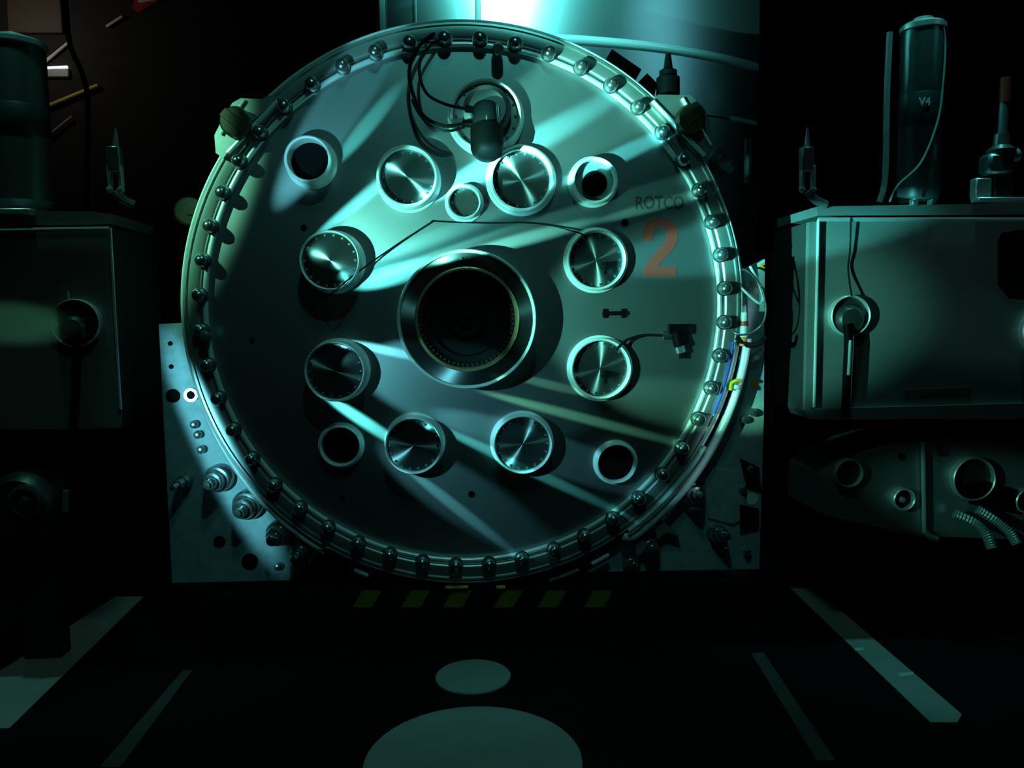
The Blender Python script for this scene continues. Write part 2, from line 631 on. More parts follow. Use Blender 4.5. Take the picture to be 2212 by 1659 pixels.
# domed cap nuts
bm_ = MB()
bm_.lathe((0, 0, 0), (0, -1, 0), [(0, 0), (0.029, 0), (0.029, 0.006), (0.025, 0.006)], 20)
bm_.lathe((0, 0, 0), (0, -1, 0), [(0.0255, 0.005), (0.0255, 0.028)] +
          [(0.0255 * math.cos(t), 0.028 + 0.0255 * math.sin(t)) for t in (0.3, 0.6, 0.9, 1.2)] + [(0, 0.0535)], 14)
bm_.v = [p * 1.12 for p in bm_.v]
bolt_mesh = bm_.mesh('cap_nut', (0, 0, 0), 'bolt_steel')
for i in range(48):
    a = math.radians(3.6 + i * 7.5)
    link('cap_nut', bolt_mesh, DC + Vector((RB * math.sin(a), -0.0265, RB * math.cos(a))), door)
# locating stud: a longer pin between two nuts
c = P(1074, 112, -0.03)
part('locating_stud', MB().lathe(c, (0, -1, -0.16), [(0, 0), (0.024, 0), (0.024, 0.075), (0.020, 0.082), (0, 0.082)], 18), 'bolt_steel', door)
c = P(447, 728, -0.03)
part('locating_stud', MB().lathe(c, (0.15, -1, 0.1), [(0, 0), (0.02, 0), (0.02, 0.07), (0, 0.075)], 14), 'bolt_steel', door)

# the painted number and the lettering
Z4 = [(1027, 430), (1024, 398), (1034, 342), (1060, 292), (1100, 263), (1160, 252), (1220, 262), (1265, 290), (1294, 335), (1302, 385),
      (1291, 440), (1265, 487), (1228, 532), (1182, 580), (1145, 627), (1290, 629), (1286, 708), (1027, 708), (1034, 652), (1060, 600),
      (1100, 545), (1150, 492), (1190, 450), (1209, 410), (1212, 372), (1198, 336), (1165, 319), (1135, 326), (1115, 350), (1108, 390), (1103, 430)]
pts = [P(1100 + x * 620 / 2212, 400 + y * 620 / 2212, -0.0002) for x, y in Z4]
part('number_two', MB().prism(pts, (0, -0.0018, 0)), 'red_paint', door, label='red painted number 2', smooth=False)
o = P(1373, 452, -0.0002)
lm = text_mesh('ROTCO', 105 * K, 28 * K, 0.0015, 'letter_paint')
lo = link('lettering', lm, o, door)
lo['label'] = 'dark painted letters ROTCO'
for (x, y, r) in [(1349, 481, 8), (1018, 1067, 7), (657, 491, 6), (545, 735, 5), (740, 1075, 5)]:
    part('screw_hole_disc', MB().lathe(P(x, y), (0, -1, 0), [(0, 0), (r * K, 0), (r * K, 0.006), (r * K * .8, 0.009), (0, 0.009)], 16), 'black', door)  # black disc added to stand for a screw hole
# small black pull handle
hmb = MB()
for x in (1306, 1346):
    hmb.box(P(x, 677, -0.008), (8 * K, 0.016, 20 * K), None, 0.003)
hmb.box(P(1326, 677, -0.02), (50 * K, 0.014, 9 * K), None, 0.003)
part('pull_handle', hmb, 'black', door, label='small black pull handle')

# --- ports ---------------------------------------------------------------
tooth = MB().lathe((0, 0, 0), (0, -1, 0), [(0.0, 0), (0.0055, 0), (0.0055, 0.006), (0.003, 0.009), (0, 0.009)], 8)


def port(cx, cy, r, prot=0.10, recess=0.035, lip=7, cover='turned_cover', teeth=18, label=None, flare=1.0):
    """Tubular port welded to the door; (cx, cy) and r in photograph pixels give its front lip."""
    c = P(cx, cy, -prot)
    k = S(-prot)
    R, Lw = r * k, lip * k
    base = Vector((c.x, 0, c.z))
    q = MB()
    Ri = R - Lw
    prof_ = [(R * flare + 0.010, 0.0), (R * flare + 0.010, 0.010), (R * flare, 0.018), (R, prot - 0.014), (R - 0.002, prot - 0.005),
             (R - Lw * .45, prot), (Ri + 0.002, prot - 0.004), (Ri, prot - 0.012), (Ri, prot - recess)]
    q.lathe(base, (0, -1, 0), prof_, 64)
    col = part('port_collar', q, 'bright_ring', door, base, label)
    h = prot - recess
    g = MB().lathe(Vector((c.x, -h, c.z)), (0, -1, 0), [(0, 0.004), (Ri - 0.003, 0.004), (Ri + 0.001, 0.0), (0, 0.0)], 64)
    cv = part('cover_plate', g, cover, col, Vector((c.x, -h, c.z)))
    if teeth:
        t = MB()
        for i in range(teeth):
            a = 2 * PI * i / teeth
            off = Vector((c.x + (Ri - 0.011) * math.cos(a), -h - 0.003, c.z + (Ri - 0.011) * math.sin(a)))
            t.add([p + off for p in tooth.v], tooth.f)
        part('screw_circle', t, 'bolt_steel', col, kind='stuff')
    return col, base, Ri, h


port(664, 343, 50, 0.10, 0.085, 8, 'black', 0, 'open dark port at the upper edge of the door')
port(879, 379, 65, 0.13, 0.05, 7)
port(1127, 386, 71, 0.05, 0.04, 10)
port(1286, 388, 50, 0.07, 0.05, 7, 'flange_steel', 0)
port(1003, 435, 37, 0.06, 0.045, 6, 'dark_steel', 8)
port(711, 562, 64, 0.13, 0.03, 5)
port(722, 803, 65, 0.13, 0.03, 5)
port(734, 965, 45, 0.05, 0.045, 5, 'black', 0, 'dark open port low on the door')
port(893, 964, 63, 0.11, 0.03, 5)
port(1130, 961, 66, 0.08, 0.03, 6)
port(1333, 1002, 45, 0.05, 0.045, 5, 'black', 0, 'dark open port by the hose')
port(1290, 561, 66, 0.05, 0.035, 7)
port(1299, 797, 68, 0.05, 0.04, 7)
# black stopper inside the small upper port
c = P(1283, 398, -0.03)
part('port_plug', MB().lathe(c, (0, -1, 0), [(0, 0), (26 * K, 0), (26 * K, 0.03), (22 * K, 0.036), (0, 0.036)], 24), 'black', door)
# small black taps on the two right-hand covers
for x, y in ((1303, 575), (1304, 808)):
    c = P(x, y, -0.02)
    tp = MB().lathe(c, (0, -1, 0), [(0, 0), (0.016, 0), (0.016, 0.03), (0.010, 0.034), (0.010, 0.05), (0, 0.05)], 14)
    tp.box(c + Vector((0, -0.05, -0.012)), (0.016, 0.012, 0.05), None, 0.003)
    part('drain_tap', tp, 'black', door)

# --- central viewing port
c = P(1009, 690, -0.15)
base = Vector((c.x, 0, c.z))
k = S(-0.15)
Ro = 150 * k
q = MB().lathe(base, (0, -1, 0), [(Ro + .012, 0), (Ro + .012, 0.012), (Ro - .004, 0.02), (Ro - .004, 0.12), (Ro, 0.128), (Ro, 0.146), (Ro - .004, 0.152),
                                  (Ro - .010, 0.151), (Ro - .014, 0.144), (Ro - .014, 0.136)], 96)
cp = part('centre_collar', q, 'bright_ring', door, base, 'wide bright collar of the central port')
Ri = 110 * k
q = MB().lathe(base, (0, -1, 0), [(Ro - .013, 0.132), (Ro - .013, 0.137), (Ri + .004, 0.137), (Ri + .004, 0.132)], 96)
part('turned_face', q, 'turned_cover', cp, base)
q = MB().lathe(base, (0, -1, 0), [(Ri + .005, 0.132), (Ri + .005, 0.144), (Ri, 0.150), (Ri - .007, 0.150), (Ri - .011, 0.143), (Ri - .011, 0.02)], 96)
part('bronze_sleeve', q, 'bronze', cp, base)
q = MB().lathe(base, (0, -1, 0), [(Ri - .010, 0.105), (Ri - .030, 0.100), (Ri - .030, 0.085), (Ri - .055, 0.080), (Ri - .060, 0.05), (0.085, 0.045),
                                  (0.080, 0.058), (0.070, 0.058), (0.066, 0.04), (0.038, 0.036), (0.034, 0.05), (0.02, 0.05), (0.016, 0.03), (0, 0.03)], 72)
part('dark_bore', q, 'bore_black', cp, base)
t = MB()
for i in range(60):
    a = 2 * PI * i / 60
    off = base + Vector(((Ri - .020) * math.cos(a), -0.104, (Ri - .020) * math.sin(a)))
    t.lathe(off, (0, -1, 0), [(0, 0), (0.007, 0), (0.007, 0.012), (0.004, 0.018), (0, 0.018)], 7)
part('screw_circle', t, 'bolt_steel', cp, kind='stuff')
for a in (-4, 4):
    o = base + Vector(((Ri + Ro) / 2 * math.sin(math.radians(a)), -0.137, (Ri + Ro) / 2 * math.cos(math.radians(a))))
    part('pin', MB().lathe(o, (0, -1, 0), [(0, 0), (0.006, 0), (0.006, 0.006), (0, 0.008)], 10), 'dark_steel', cp)

# --- top port with its sensor head
col, base, Ri, h = port(1050, 247, 77, 0.06, 0.035, 8, 'flange_steel', 16, 'wide top port carrying a black sensor head')
c0 = P(1052, 250, -0.03)
q = MB().lathe(c0 + Vector((0, -0.02, 0.015)), (0, -1, 0), [(0, 0), (0.10, 0), (0.10, 0.02), (0.075, 0.03), (0.075, 0.05), (0, 0.05)], 32)
part('sensor_base', q, 'flange_steel', col)
c0 = P(1050, 226, -0.10)
dn = Vector((0, -0.28, -1)).normalized()
q = MB().lathe(c0, dn, [(0, 0.0), (0.040, 0.0), (0.050, 0.006), (0.058, 0.02), (0.058, 0.10), (0.054, 0.105), (0.054, 0.11)], 32)
part('sensor_body', q, 'glass', col)
q = MB().lathe(c0 + dn * 0.11, dn, [(0, -0.005), (0.066, -0.005), (0.067, 0.01), (0.067, 0.085), (0.058, 0.11), (0.038, 0.126), (0, 0.130)], 32)
part('sensor_cap', q, 'black', col, label='black rounded cap of the sensor head')
for x, y in ((1006, 235), (1000, 266)):
    a = P(x, y, -0.10)
    part('connector', MB().tube([a, P(x + 24, y + 3, -0.11)], 0.014, 12, 1), 'black', col)

# --- instrument block and its lead on the door face
ib = thing('gauge_valve', P(1466, 775, 0.0), 'small dark gauge valve on the door beside its black lead', 'valve')
part('valve_block', MB().box(P(1464, 711, -0.02), (44 * K, 0.04, 22 * K), None, 0.004), 'black', ib)
part('side_nipple', MB().tube([P(1432, 725, -0.02), P(1452, 722, -0.02)], 0.018, 10, 1), 'dark_steel', ib)
part('valve_stem', MB().tube([P(1460, 718, -0.025), P(1469, 748, -0.03)], 0.026, 12, 1), 'black', ib)
part('valve_nut', MB().tube([P(1468, 746, -0.03), P(1472, 762, -0.03)], 0.019, 6, 1), 'bolt_steel', ib)
part('valve_tip', MB().tube([P(1471, 760, -0.03), P(1472, 774, -0.03)], 0.010, 8, 1), 'black', ib)

# ------------------------------------------------------------------ loose leads on the door
def cable(name, pts, r, m, label, cat='cable', group=None, seg=8, smooth=6):
    return solo(name, MB().tube(pts, r, seg, smooth), m, label, cat, group)


cable('sensor_cable', [P(1005, 266, -0.10), P(960, 272, -0.12), P(915, 250, -0.12), P(893, 205, -0.11), P(884, 160, -0.09), P(893, 120, -0.08),
                       P(920, 85, -0.05), P(960, 62, 0.02), P(996, 56, 0.08)], 0.008, 'rubber',
      'outer black cable looping from the sensor head over the rim')
cable('sensor_cable', [P(1006, 235, -0.11), P(965, 226, -0.13), P(925, 205, -0.12), P(908, 170, -0.10), P(908, 130, -0.085),
                       P(930, 98, -0.06), P(965, 78, 0.0), P(998, 72, 0.08)], 0.0065, 'rubber',
      'inner black cable looping from the sensor head over the rim')
cable('sensor_cable', [P(1004, 275, -0.09), P(965, 283, -0.09), P(930, 270, -0.08), P(905, 245, -0.07), P(890, 215, -0.065)], 0.0055, 'rubber',
      'short lowest black cable bending below the sensor head')
cable('thermocouple_wire', [P(665, 668, -0.012), P(690, 650, -0.05), P(722, 630, -0.15), P(745, 610, -0.15), P(800, 568, -0.05), P(870, 520, -0.012),
                            P(932, 480, -0.01), P(935, 478, -0.01), P(990, 480, -0.01), P(1060, 482, -0.01), P(1130, 481, -0.01), P(1190, 487, -0.012),
                            P(1250, 503, -0.05), P(1268, 510, -0.055)], 0.0035, 'rubber',
      'thin black bent wire stretched across the middle of the door', 'wire', None, 6, 4)
cable('gauge_lead', [P(1330, 756, -0.055), P(1338, 748, -0.05), P(1355, 734, -0.035), P(1390, 724, -0.022), P(1432, 725, -0.02)], 0.006, 'rubber',
      'short black lead from the gauge valve to the round port', 'cable')

cb = thing('cable_clamp', P(1000, 80, 0.09), 'black cable clamp standing on top of the door rim', 'clamp')
part('clamp_body', MB().box(P(1001, 62, 0.09), (22 * K, 0.04, 28 * K), None, 0.006), 'black', cb)
part('clamp_bar', MB().box(P(1008, 48, 0.09), (36 * K, 0.02, 6 * K), None, 0.003), 'black', cb)
part('clamp_foot', MB().box(P(1001, 84, 0.075), (30 * K, 0.05, 14 * K), None, 0.004), 'dark_steel', cb)

# ------------------------------------------------------------------ vacuum vessel behind the door
vc = Vector((DC.x, 0.10, DC.z))
vessel = thing('vacuum_vessel', (DC.x, 0.6, DC.z - 1.2), 'drum shaped steel vessel carrying the round chamber door', 'vacuum vessel')
part('vessel_shell', MB().lathe(vc, (0, 1, 0), [(1.115, 0.0), (1.15, 0.02), (1.15, 0.16), (0, 0.16)], 128), 'flange_steel', vessel, vc)


def lug(pts, nut, nr, flip):
    q = MB().prism([P(x, y, -0.055) for x, y in pts], (0, 0.08, 0))
    l = part('clamp_lug', q, 'flange_steel', door, smooth=False)
    c = P(*nut, -0.056)
    part('clamp_nut', MB().lathe(c, (0, -1, 0), [(0, 0), (nr * K, 0), (nr * K, 0.04), (nr * K * .86, 0.055), (0, 0.055)], 24), 'bronze_nut', l)
    ang = math.radians(-40 if flip else 40)
    rot = Matrix.Rotation(ang, 3, 'Y')
    part('clamp_strap', MB().box(c + Vector((0, -0.052, 0)), (nr * K * 1.9, 0.014, nr * K * .62), rot, 0.002), 'bronze_nut', l)
    return l


L1 = lug([(466, 330), (463, 292), (480, 258), (502, 222), (520, 212), (566, 214), (580, 206), (602, 212), (545, 262), (508, 306), (482, 342)], (514, 268), 31, False)
L2 = lug([(1402, 224), (1422, 204), (1492, 206), (1520, 232), (1534, 262), (1537, 318), (1528, 338), (1480, 300), (1440, 262)], (1487, 262), 31, True)


def rail(a, b, y, r, m, parent, name='clamp_rail'):
    part(name, MB().tube([P(*a, y), P(*b, y)], r, 8, 1), m, parent)


rail((492, 330), (600, 218), -0.062, 0.009, 'bead', L1)
rail((476, 290), (528, 216), -0.062, 0.007, 'bead', L1)
rail((1410, 218), (1522, 336), -0.062, 0.009, 'bead', L2)
rail((1474, 212), (1536, 314), -0.062, 0.007, 'bead', L2)


def flat(name, pts, y, th, m, parent, **kw):
    return part(name, MB().prism([P(a, b, y) for a, b in pts], (0, th, 0)), m, parent, smooth=False, **kw)


flat('rim_tab', [(640, 190), (700, 130), (716, 150), (664, 200)], 0.05, 0.05, 'bronze_nut', door)
flat('rim_tab', [(1206, 116), (1225, 112), (1258, 128), (1262, 144), (1225, 132)], 0.05, 0.05, 'black', door)
flat('rim_bracket', [(1322, 106), (1386, 150), (1360, 196), (1300, 142)], 0.05, 0.05, 'black', door)
flat('rim_bracket', [(1398, 158), (1420, 180), (1412, 214), (1378, 206), (1366, 190)], 0.05, 0.06, 'black', door)
flat('rim_tab', [(1502, 372), (1516, 366), (1532, 420), (1524, 424)], 0.03, 0.03, 'flange_steel', door)
flat('rim_tab', [(1572, 470), (1592, 520), (1608, 600), (1614, 700), (1602, 700), (1590, 590), (1572, 520)], 0.04, 0.03, 'cabinet_metal', door)
part('vent_valve', MB().lathe(P(1443, 205, 0.03), (0, 0, 1), [(0, 0), (0.05, 0), (0.05, 0.07), (0.038, 0.08), (0.038, 0.10), (0.02, 0.11), (0.012, 0.17), (0, 0.175)], 20), 'black', door)
hw = part('hand_wheel', MB().lathe(P(1556, 352, 0.06), (0.2, -1, 0), [(0, 0), (0.06, 0), (0.062, 0.02), (0.03, 0.03), (0.03, 0.05), (0, 0.05)], 24), 'dark_steel', door)
part('valve_rod', MB().tube([P(1614, 395, 0.08), P(1616, 300, 0.08)], 0.016, 8, 1), 'dark_steel', door)
part('blank_flange', MB().lathe(P(410, 458, 0.03), (0.35, -1, 0.1), [(0, 0), (0.060, 0), (0.062, 0.01), (0.055, 0.02), (0.02, 0.022), (0.018, 0.03), (0, 0.03)], 28), 'bronze_nut', door)

# ------------------------------------------------------------------ cradle plates under the drum
def circ(a, r=600):
    """Photo-pixel point on the door's rim circle; a in degrees, 0 = right, 90 = down."""
    return (1010 + r * math.cos(math.radians(a)), 668 + r * math.sin(math.radians(a)))


YC = 0.05
cr = thing('cradle_plate', P(420, 1258, YC), 'pale drilled cradle plate at the lower rim beside the white hose', 'cradle plate', 'cradle plates')
pts = [(343, 700), (409, 697)] + [circ(a) for a in range(178, 119, -4)] + [(690, 1196), (652, 1230), (640, 1253), (372, 1259)]
flat('plate', pts, YC, 0.05, 'cradle_paint', cr)
for x, y, r in [(368, 742, 5), (370, 792, 5), (374, 855, 15), (540, 1213, 18), (474, 1170, 13)]:
    part('hole_disc', MB().lathe(P(x, y, YC), (0, -1, 0), [(r * K, 0), (r * K, 0.003), (r * K * .85, 0.005), (r * K * .8, 0.001), (0, 0.001)], 20), 'black', cr)  # black disc added to stand for a dark hole
part('ring_bush', MB().lathe(P(414, 853, YC), (0, -1, 0), [(15 * K, 0), (15 * K, 0.012), (9 * K, 0.012), (9 * K, 0.002)], 24), 'bead', cr, label='bright ring bush round a black hole')
part('hole_disc', MB().lathe(P(414, 853, YC), (0, -1, 0), [(9 * K, 0), (9 * K, 0.003), (0, 0.003)], 20), 'black', cr)
stud = MB().lathe((0, 0, 0), (0, -1, 0), [(0, 0), (0.018, 0), (0.018, 0.02), (0.012, 0.03), (0, 0.034)], 12).mesh('stud', (0, 0, 0), 'bolt_steel')
for x, y in [(422, 916), (437, 970), (603, 1222), (430, 938)]:
    link('stud', stud, P(x, y, YC), cr)


def knob(x, y, R, parent, tilt=(-0.18, -1, -0.15)):
    c = P(x, y, YC)
    n = Vector(tilt).normalized()
    kb = part('stack_knob', MB().lathe(c, n, [(0, -0.02), (R, -0.02), (R, 0.035), (R * .92, 0.045), (R * .76, 0.047), (R * .76, 0.070), (R * .66, 0.080), (R * .48, 0.082),
                                             (R * .48, 0.105), (R * .36, 0.115), (0, 0.117)], 28), 'bolt_steel', parent)
    part('knob_tip', MB().lathe(c + n * 0.116, n, [(0, 0), (R * .25, 0), (R * .25, 0.012), (0, 0.014)], 12), 'dark_steel', kb)
    return kb


knob(540, 1086, 0.066, cr)
knob(608, 1146, 0.058, cr)
knob(655, 1184, 0.040, cr)
knob(478, 1030, 0.060, cr, (-0.2, -1, -0.1))
knob(404, 1036, 0.030, cr, (-0.2, -1, -0.1))

cr2 = thing('cradle_plate', P(1560, 1232, YC), 'dim drilled cradle plate at the lower rim crowded with knobs and stickers', 'cradle plate', 'cradle plates')
pts = [(1652, 560)] + [circ(a, 603) for a in range(-8, 66, 4)] + [(1262, 1236), (1640, 1229), (1650, 900)]
flat('plate', pts, YC, 0.05, 'cradle_paint', cr2)
knob(1492, 1066, 0.056, cr2, (0.1, -1, 0.1))
knob(1545, 1150, 0.040, cr2, (0.2, -1, 0.1))
knob(1400, 1180, 0.045, cr2, (0.1, -1, 0.1))
knob(1360, 1215, 0.036, cr2, (0.1, -1, 0.1))
for (x, y, r, m) in [(1625, 1078, 14, 'white_plastic'), (1602, 774, 7, 'white_plastic'), (1635, 774, 6, 'white_plastic'), (1630, 830, 9, 'orange_paint'),
                     (1632, 628, 7, 'white_plastic'), (1647, 575, 7, 'orange_paint')]:
    part('sticker', MB().lathe(P(x, y, YC), (0, -1, 0), [(r * K, 0), (r * K, 0.003), (0, 0.003)], 18), m, cr2)
flat('mesh_panel', [(1520, 1006), (1590, 1020), (1612, 1040), (1604, 1120), (1585, 1132), (1530, 1118)], YC - 0.012, 0.011, 'cradle_paint', cr2)
flat('dark_patch', [(1600, 990), (1640, 1010), (1645, 1060), (1612, 1050)], YC - 0.014, 0.012, 'black', cr2)  # thin flat black patch on the plate
flat('dark_patch', [(1598, 1090), (1640, 1100), (1640, 1140), (1600, 1150)], YC - 0.014, 0.012, 'black', cr2)
flat('angle_bracket', [(1412, 1128), (1426, 1120), (1470, 1160), (1440, 1150), (1420, 1165)], YC - 0.05, 0.04, 'cabinet_metal', cr2)
flat('angle_bracket', [(1372, 1178), (1388, 1164), (1412, 1196), (1390, 1190), (1376, 1204)], YC - 0.05, 0.04, 'cabinet_metal', cr2)
for x, y in [(1563, 1186), (1612, 1190), (1618, 1012), (1602, 1055), (1605, 905), (1625, 890)]:
    link('stud', stud, P(x, y, YC), cr2)

# ------------------------------------------------------------------ hoses round the rim
cable('white_hose', [P(*circ(a, 607), 0.0) for a in range(158, 118, -4)] + [P(702, 1178, 0.0)], 0.014, 'hose',
      'white hose clipped along the lower rim above the stacked knobs', 'hose', None, 10, 3)
cable('trim_hose', [P(*circ(a, 596), -0.02) for a in range(136, 119, -4)], 0.008, 'bead',
      'slim bright tube running inside the white hose', 'hose', None, 8, 3)
cable('braided_hose', [P(*circ(a, 607), -0.01) for a in range(6, 58, 4)] + [P(1345, 1158, -0.01)], 0.020, 'hose',
      'braided silver hose following the rim beside the stickers', 'hose', None, 10, 3)
cable('clear_hose', [P(*circ(a, 592), -0.045) for a in range(30, 56, 4)], 0.009, 'bead',
      'thin clear tube lying along the braided hose', 'hose', None, 8, 3)
cable('blue_hose', [P(*circ(a, 578), -0.05) for a in range(7, 24, 4)], 0.007, 'blue_hose',
      'short blue tube at the rim near the yellow clip', 'hose', None, 8, 3)
yc = thing('hose_clip', P(1590, 835, -0.03), 'yellow plastic clip wrapped round the braided hose', 'clip')
part('clip_band', MB().tube([P(1578, 842, -0.04), P(1580, 828, -0.05), P(1590, 822, -0.05), P(1600, 822, -0.04)], 0.008, 8, 5), 'yellow_paint', yc)
part('clip_tab', MB().box(P(1590, 836, -0.045), (0.02, 0.016, 0.02), None, 0.003), 'white_plastic', yc)

jn = thing('hose_coupling', P(1605, 740, -0.03), 'white and orange coupling at the top of the braided hose', 'coupling')
part('coupling_body', MB().tube([P(1606, 736, -0.03), P(1608, 675, -0.03)], 0.016, 12, 1), 'white_plastic', jn)
part('coupling_band', MB().tube([P(1604, 748, -0.03), P(1606, 728, -0.03)], 0.018, 12, 1), 'orange_paint', jn)
part('coupling_ring', MB().tube([P(1607, 704, -0.03), P(1607, 694, -0.03)], 0.019, 12, 1), 'red_box', jn)
cable('wire_loop', [P(1580, 712, -0.02), P(1592, 722, -0.04), P(1620, 720, -0.05), P(1646, 700, -0.05), P(1654, 665, -0.05), P(1644, 620, -0.04),
                    P(1625, 595, -0.03), P(1605, 582, -0.02), P(1594, 600, -0.01), P(1598, 620, -0.02)], 0.005, 'bolt_steel',
      'large springy wire loop hanging at the rim', 'wire')
cable('wire_loop', [P(1598, 618, -0.03), P(1612, 632, -0.04), P(1640, 655, -0.05), P(1648, 640, -0.04), P(1636, 605, -0.03), P(1620, 575, -0.02)], 0.006, 'bead',
      'short bright twisted wire crossing the springy loop', 'wire')
cable('black_pipe', [P(1590, 728, -0.03), P(1612, 744, -0.04), P(1636, 744, -0.04), P(1654, 728, -0.03)], 0.012, 'rubber',
      'thick black pipe curving below the springy wire loop', 'pipe')

# ------------------------------------------------------------------ base beam with hazard stripes, chain of small links under the rim
bs = thing('base_beam', P(1020, 1300, 0.0) + Vector((0, 0, -0.45)), 'dark base beam below the door with yellow hazard stripes', 'beam')
zt = P(1020, 1272).z
part('beam_body', MB().box((DC.x, 0.13, zt / 2), (2.35, 0.26, zt), None, 0.01), 'floor_dark', bs)
for x in (895, 985, 1095, 1190, 790, 1290):
    a = [(x - 8, 1276), (x + 34, 1276), (x + 14, 1312), (x - 28, 1312)]
    flat('hazard_stripe', a, -0.0125, 0.002, 'dark_yellow', bs)
for x0_, x1_ in ((962, 1012), (1072, 1092)):
    part('yellow_lip', MB().box(P((x0_ + x1_) / 2, 1268, -0.02), ((x1_ - x0_) * K, 0.02, 5 * K), None, 0.002), 'yellow_paint', bs)


def rim_clip(a, r, ln, label):
    p0, p1 = P(*circ(a - ln, r), -0.01), P(*circ(a + ln, r), -0.01)
    return p0, p1


for j, (a, r, ln, m, lab) in enumerate([(122, 612, 1.6, 'flange_steel', 'short green tinted bar under the lower rim next to the knobs'),
                                        (112, 614, 1.5, 'bead', 'bright short bar under the rim near the lit plate corner'),
                                        (70, 612, 3.2, 'flange_steel', 'long pale bar under the rim beside the dim plate'),
                                        (62, 612, 2.0, 'bead', 'short bright bar under the rim below the braided hose end')]):
    q = MB().tube([P(*circ(a - ln + 2 * ln * i / 4, r), 0.0) for i in range(5)], 0.010, 8, 1)
    solo('rim_bar', q, m, lab, 'bar', 'bars under the rim')

# ------------------------------------------------------------------ cabinets either side
def cabinet(pts, depth, y, label, loc):
    t = thing('side_cabinet', loc, label, 'cabinet', 'steel cabinets beside the chamber')
    flat('body', pts, y + 0.012, depth, 'cabinet_dark', t)  # shade of the cabinet sides put into a darker body colour
    flat('front_panel', pts, y, 0.012, 'cabinet_metal', t)
    return t


YB = -0.05
rc = cabinet([(1768, 475), (2330, 468), (2330, 905), (1752, 905), (1742, 890)], 0.5, YB, 'steel cabinet with V4 bottle on top, standing under the valve', P(2000, 905, YB))
flat('side_flange', [(1748, 480), (1768, 478), (1758, 880), (1740, 886)], YB - 0.02, 0.03, 'cabinet_metal', rc)
flat('bottom_flange', [(1742, 884), (2330, 868), (2330, 905), (1754, 906)], YB - 0.025, 0.03, 'cabinet_metal', rc)
part('edge_trim', MB().tube([P(1768, 474, YB - .02), P(2330, 474, YB - .02)], 0.009, 8, 1), 'cabinet_trim', rc)
part('edge_trim', MB().tube([P(1768, 474, YB - .02), P(1759, 880, YB - .02)], 0.007, 8, 1), 'cabinet_trim', rc)
flat('top_ledge', [(1766, 446), (2120, 440), (2330, 432), (2330, 462), (1766, 466)], YB + 0.02, 0.45, 'cabinet_metal', rc)
part('lid_bar', MB().box(P(2180, 432, YB), (160 * S(YB), 0.06, 9 * S(YB)), None, 0.004), 'cabinet_trim', rc)
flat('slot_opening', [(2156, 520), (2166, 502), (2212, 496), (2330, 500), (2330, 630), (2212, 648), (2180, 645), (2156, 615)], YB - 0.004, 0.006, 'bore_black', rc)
flat('name_plate', [(1955, 842), (2096, 836), (2100, 850), (1960, 858)], YB - 0.006, 0.006, 'tan_board', rc)


def ring_port(x, y, r, yy, parent, m='cabinet_trim', inner='dark_steel', lip=5, dep=0.03):
    k_ = S(yy)
    c_ = P(x, y, yy)
    R = r * k_
    o_ = part('port_ring', MB().lathe(c_, (0, -1, 0), [(R, 0), (R, dep), (R - lip * k_ * .5, dep + .005), (R - lip * k_, dep), (R - lip * k_, 0.004), (0, 0.004)], 40), m, parent, c_)
    part('port_face', MB().lathe(c_ + Vector((0, -0.0045, 0)), (0, -1, 0), [(0, 0.004), (R - lip * k_ - .001, 0.004), (R - lip * k_ - .001, 0), (0, 0)], 32), inner, o_)
    return o_


rp = ring_port(1831, 682, 45, YB, rc, lip=4)
c = P(1829, 690, YB)
part('gland_nut', MB().lathe(c, (0, -1, 0), [(0, 0), (0.068, 0), (0.064, 0.03), (0.045, 0.05), (0, 0.055)], 24), 'dark_steel', rp)
part('drain_pipe', MB().tube([P(1829, 700, YB - .05), P(1833, 735, YB - .05), P(1830, 800, YB - .05), P(1826, 900, YB - .05)], 0.018, 10, 4), 'black', rc)
part('pipe_sleeve', MB().tube([P(1836, 735, YB - .06), P(1832, 810, YB - .06)], 0.010, 8, 1), 'cabinet_trim', rc)
ring_port(2252, 715, 58, YB, rc, lip=5)
part('lid_stud', MB().box(P(1974, 437, YB), (14 * K, .03, 14 * K), None, .004), 'cabinet_trim', rc)
part('lid_stud', MB().box(P(2010, 437, YB), (8 * K, .03, 10 * K), None, .003), 'cabinet_trim', rc)
cable('drop_wire', [P(1838, 470, YB - .03), P(1836, 540, YB - .02), P(1832, 580, YB - .015), P(1838, 630, YB - .04), P(1840, 640, YB - .045)], 0.004, 'rubber',
      'thin dark wire hanging down the cabinet to the round gland', 'wire')

lc = cabinet([(-120, 500), (238, 490), (262, 884), (258, 925), (-120, 930)], 0.5, YB, 'dim steel cabinet beside the lit cradle plate', P(60, 930, YB))
part('edge_trim', MB().tube([P(-120, 500, YB - .015), P(236, 494, YB - .015)], 0.009, 8, 1), 'cabinet_trim', lc)
part('edge_trim', MB().tube([P(238, 492, YB - .015), P(260, 884, YB - .015)], 0.006, 8, 1), 'cabinet_trim', lc)
flat('top_ledge', [(-120, 456), (190, 456), (240, 462), (240, 484), (-120, 490)], YB + 0.02, 0.45, 'cabinet_metal', lc)
part('lid_bar', MB().box(P(0, 458, YB), (130 * K, 0.05, 12 * K), None, 0.004), 'cabinet_trim', lc)
lp = ring_port(170, 698, 50, YB, lc, lip=3)
part('gland_nut', MB().lathe(P(166, 710, YB), (0, -1, 0), [(0, 0), (0.06, 0), (0.055, 0.03), (0.04, 0.05), (0, 0.055)], 24), 'dark_steel', lp)
part('drain_pipe', MB().tube([P(166, 720, YB - .05), P(166, 800, YB - .05), P(160, 920, YB - .05)], 0.016, 10, 4), 'black', lc)
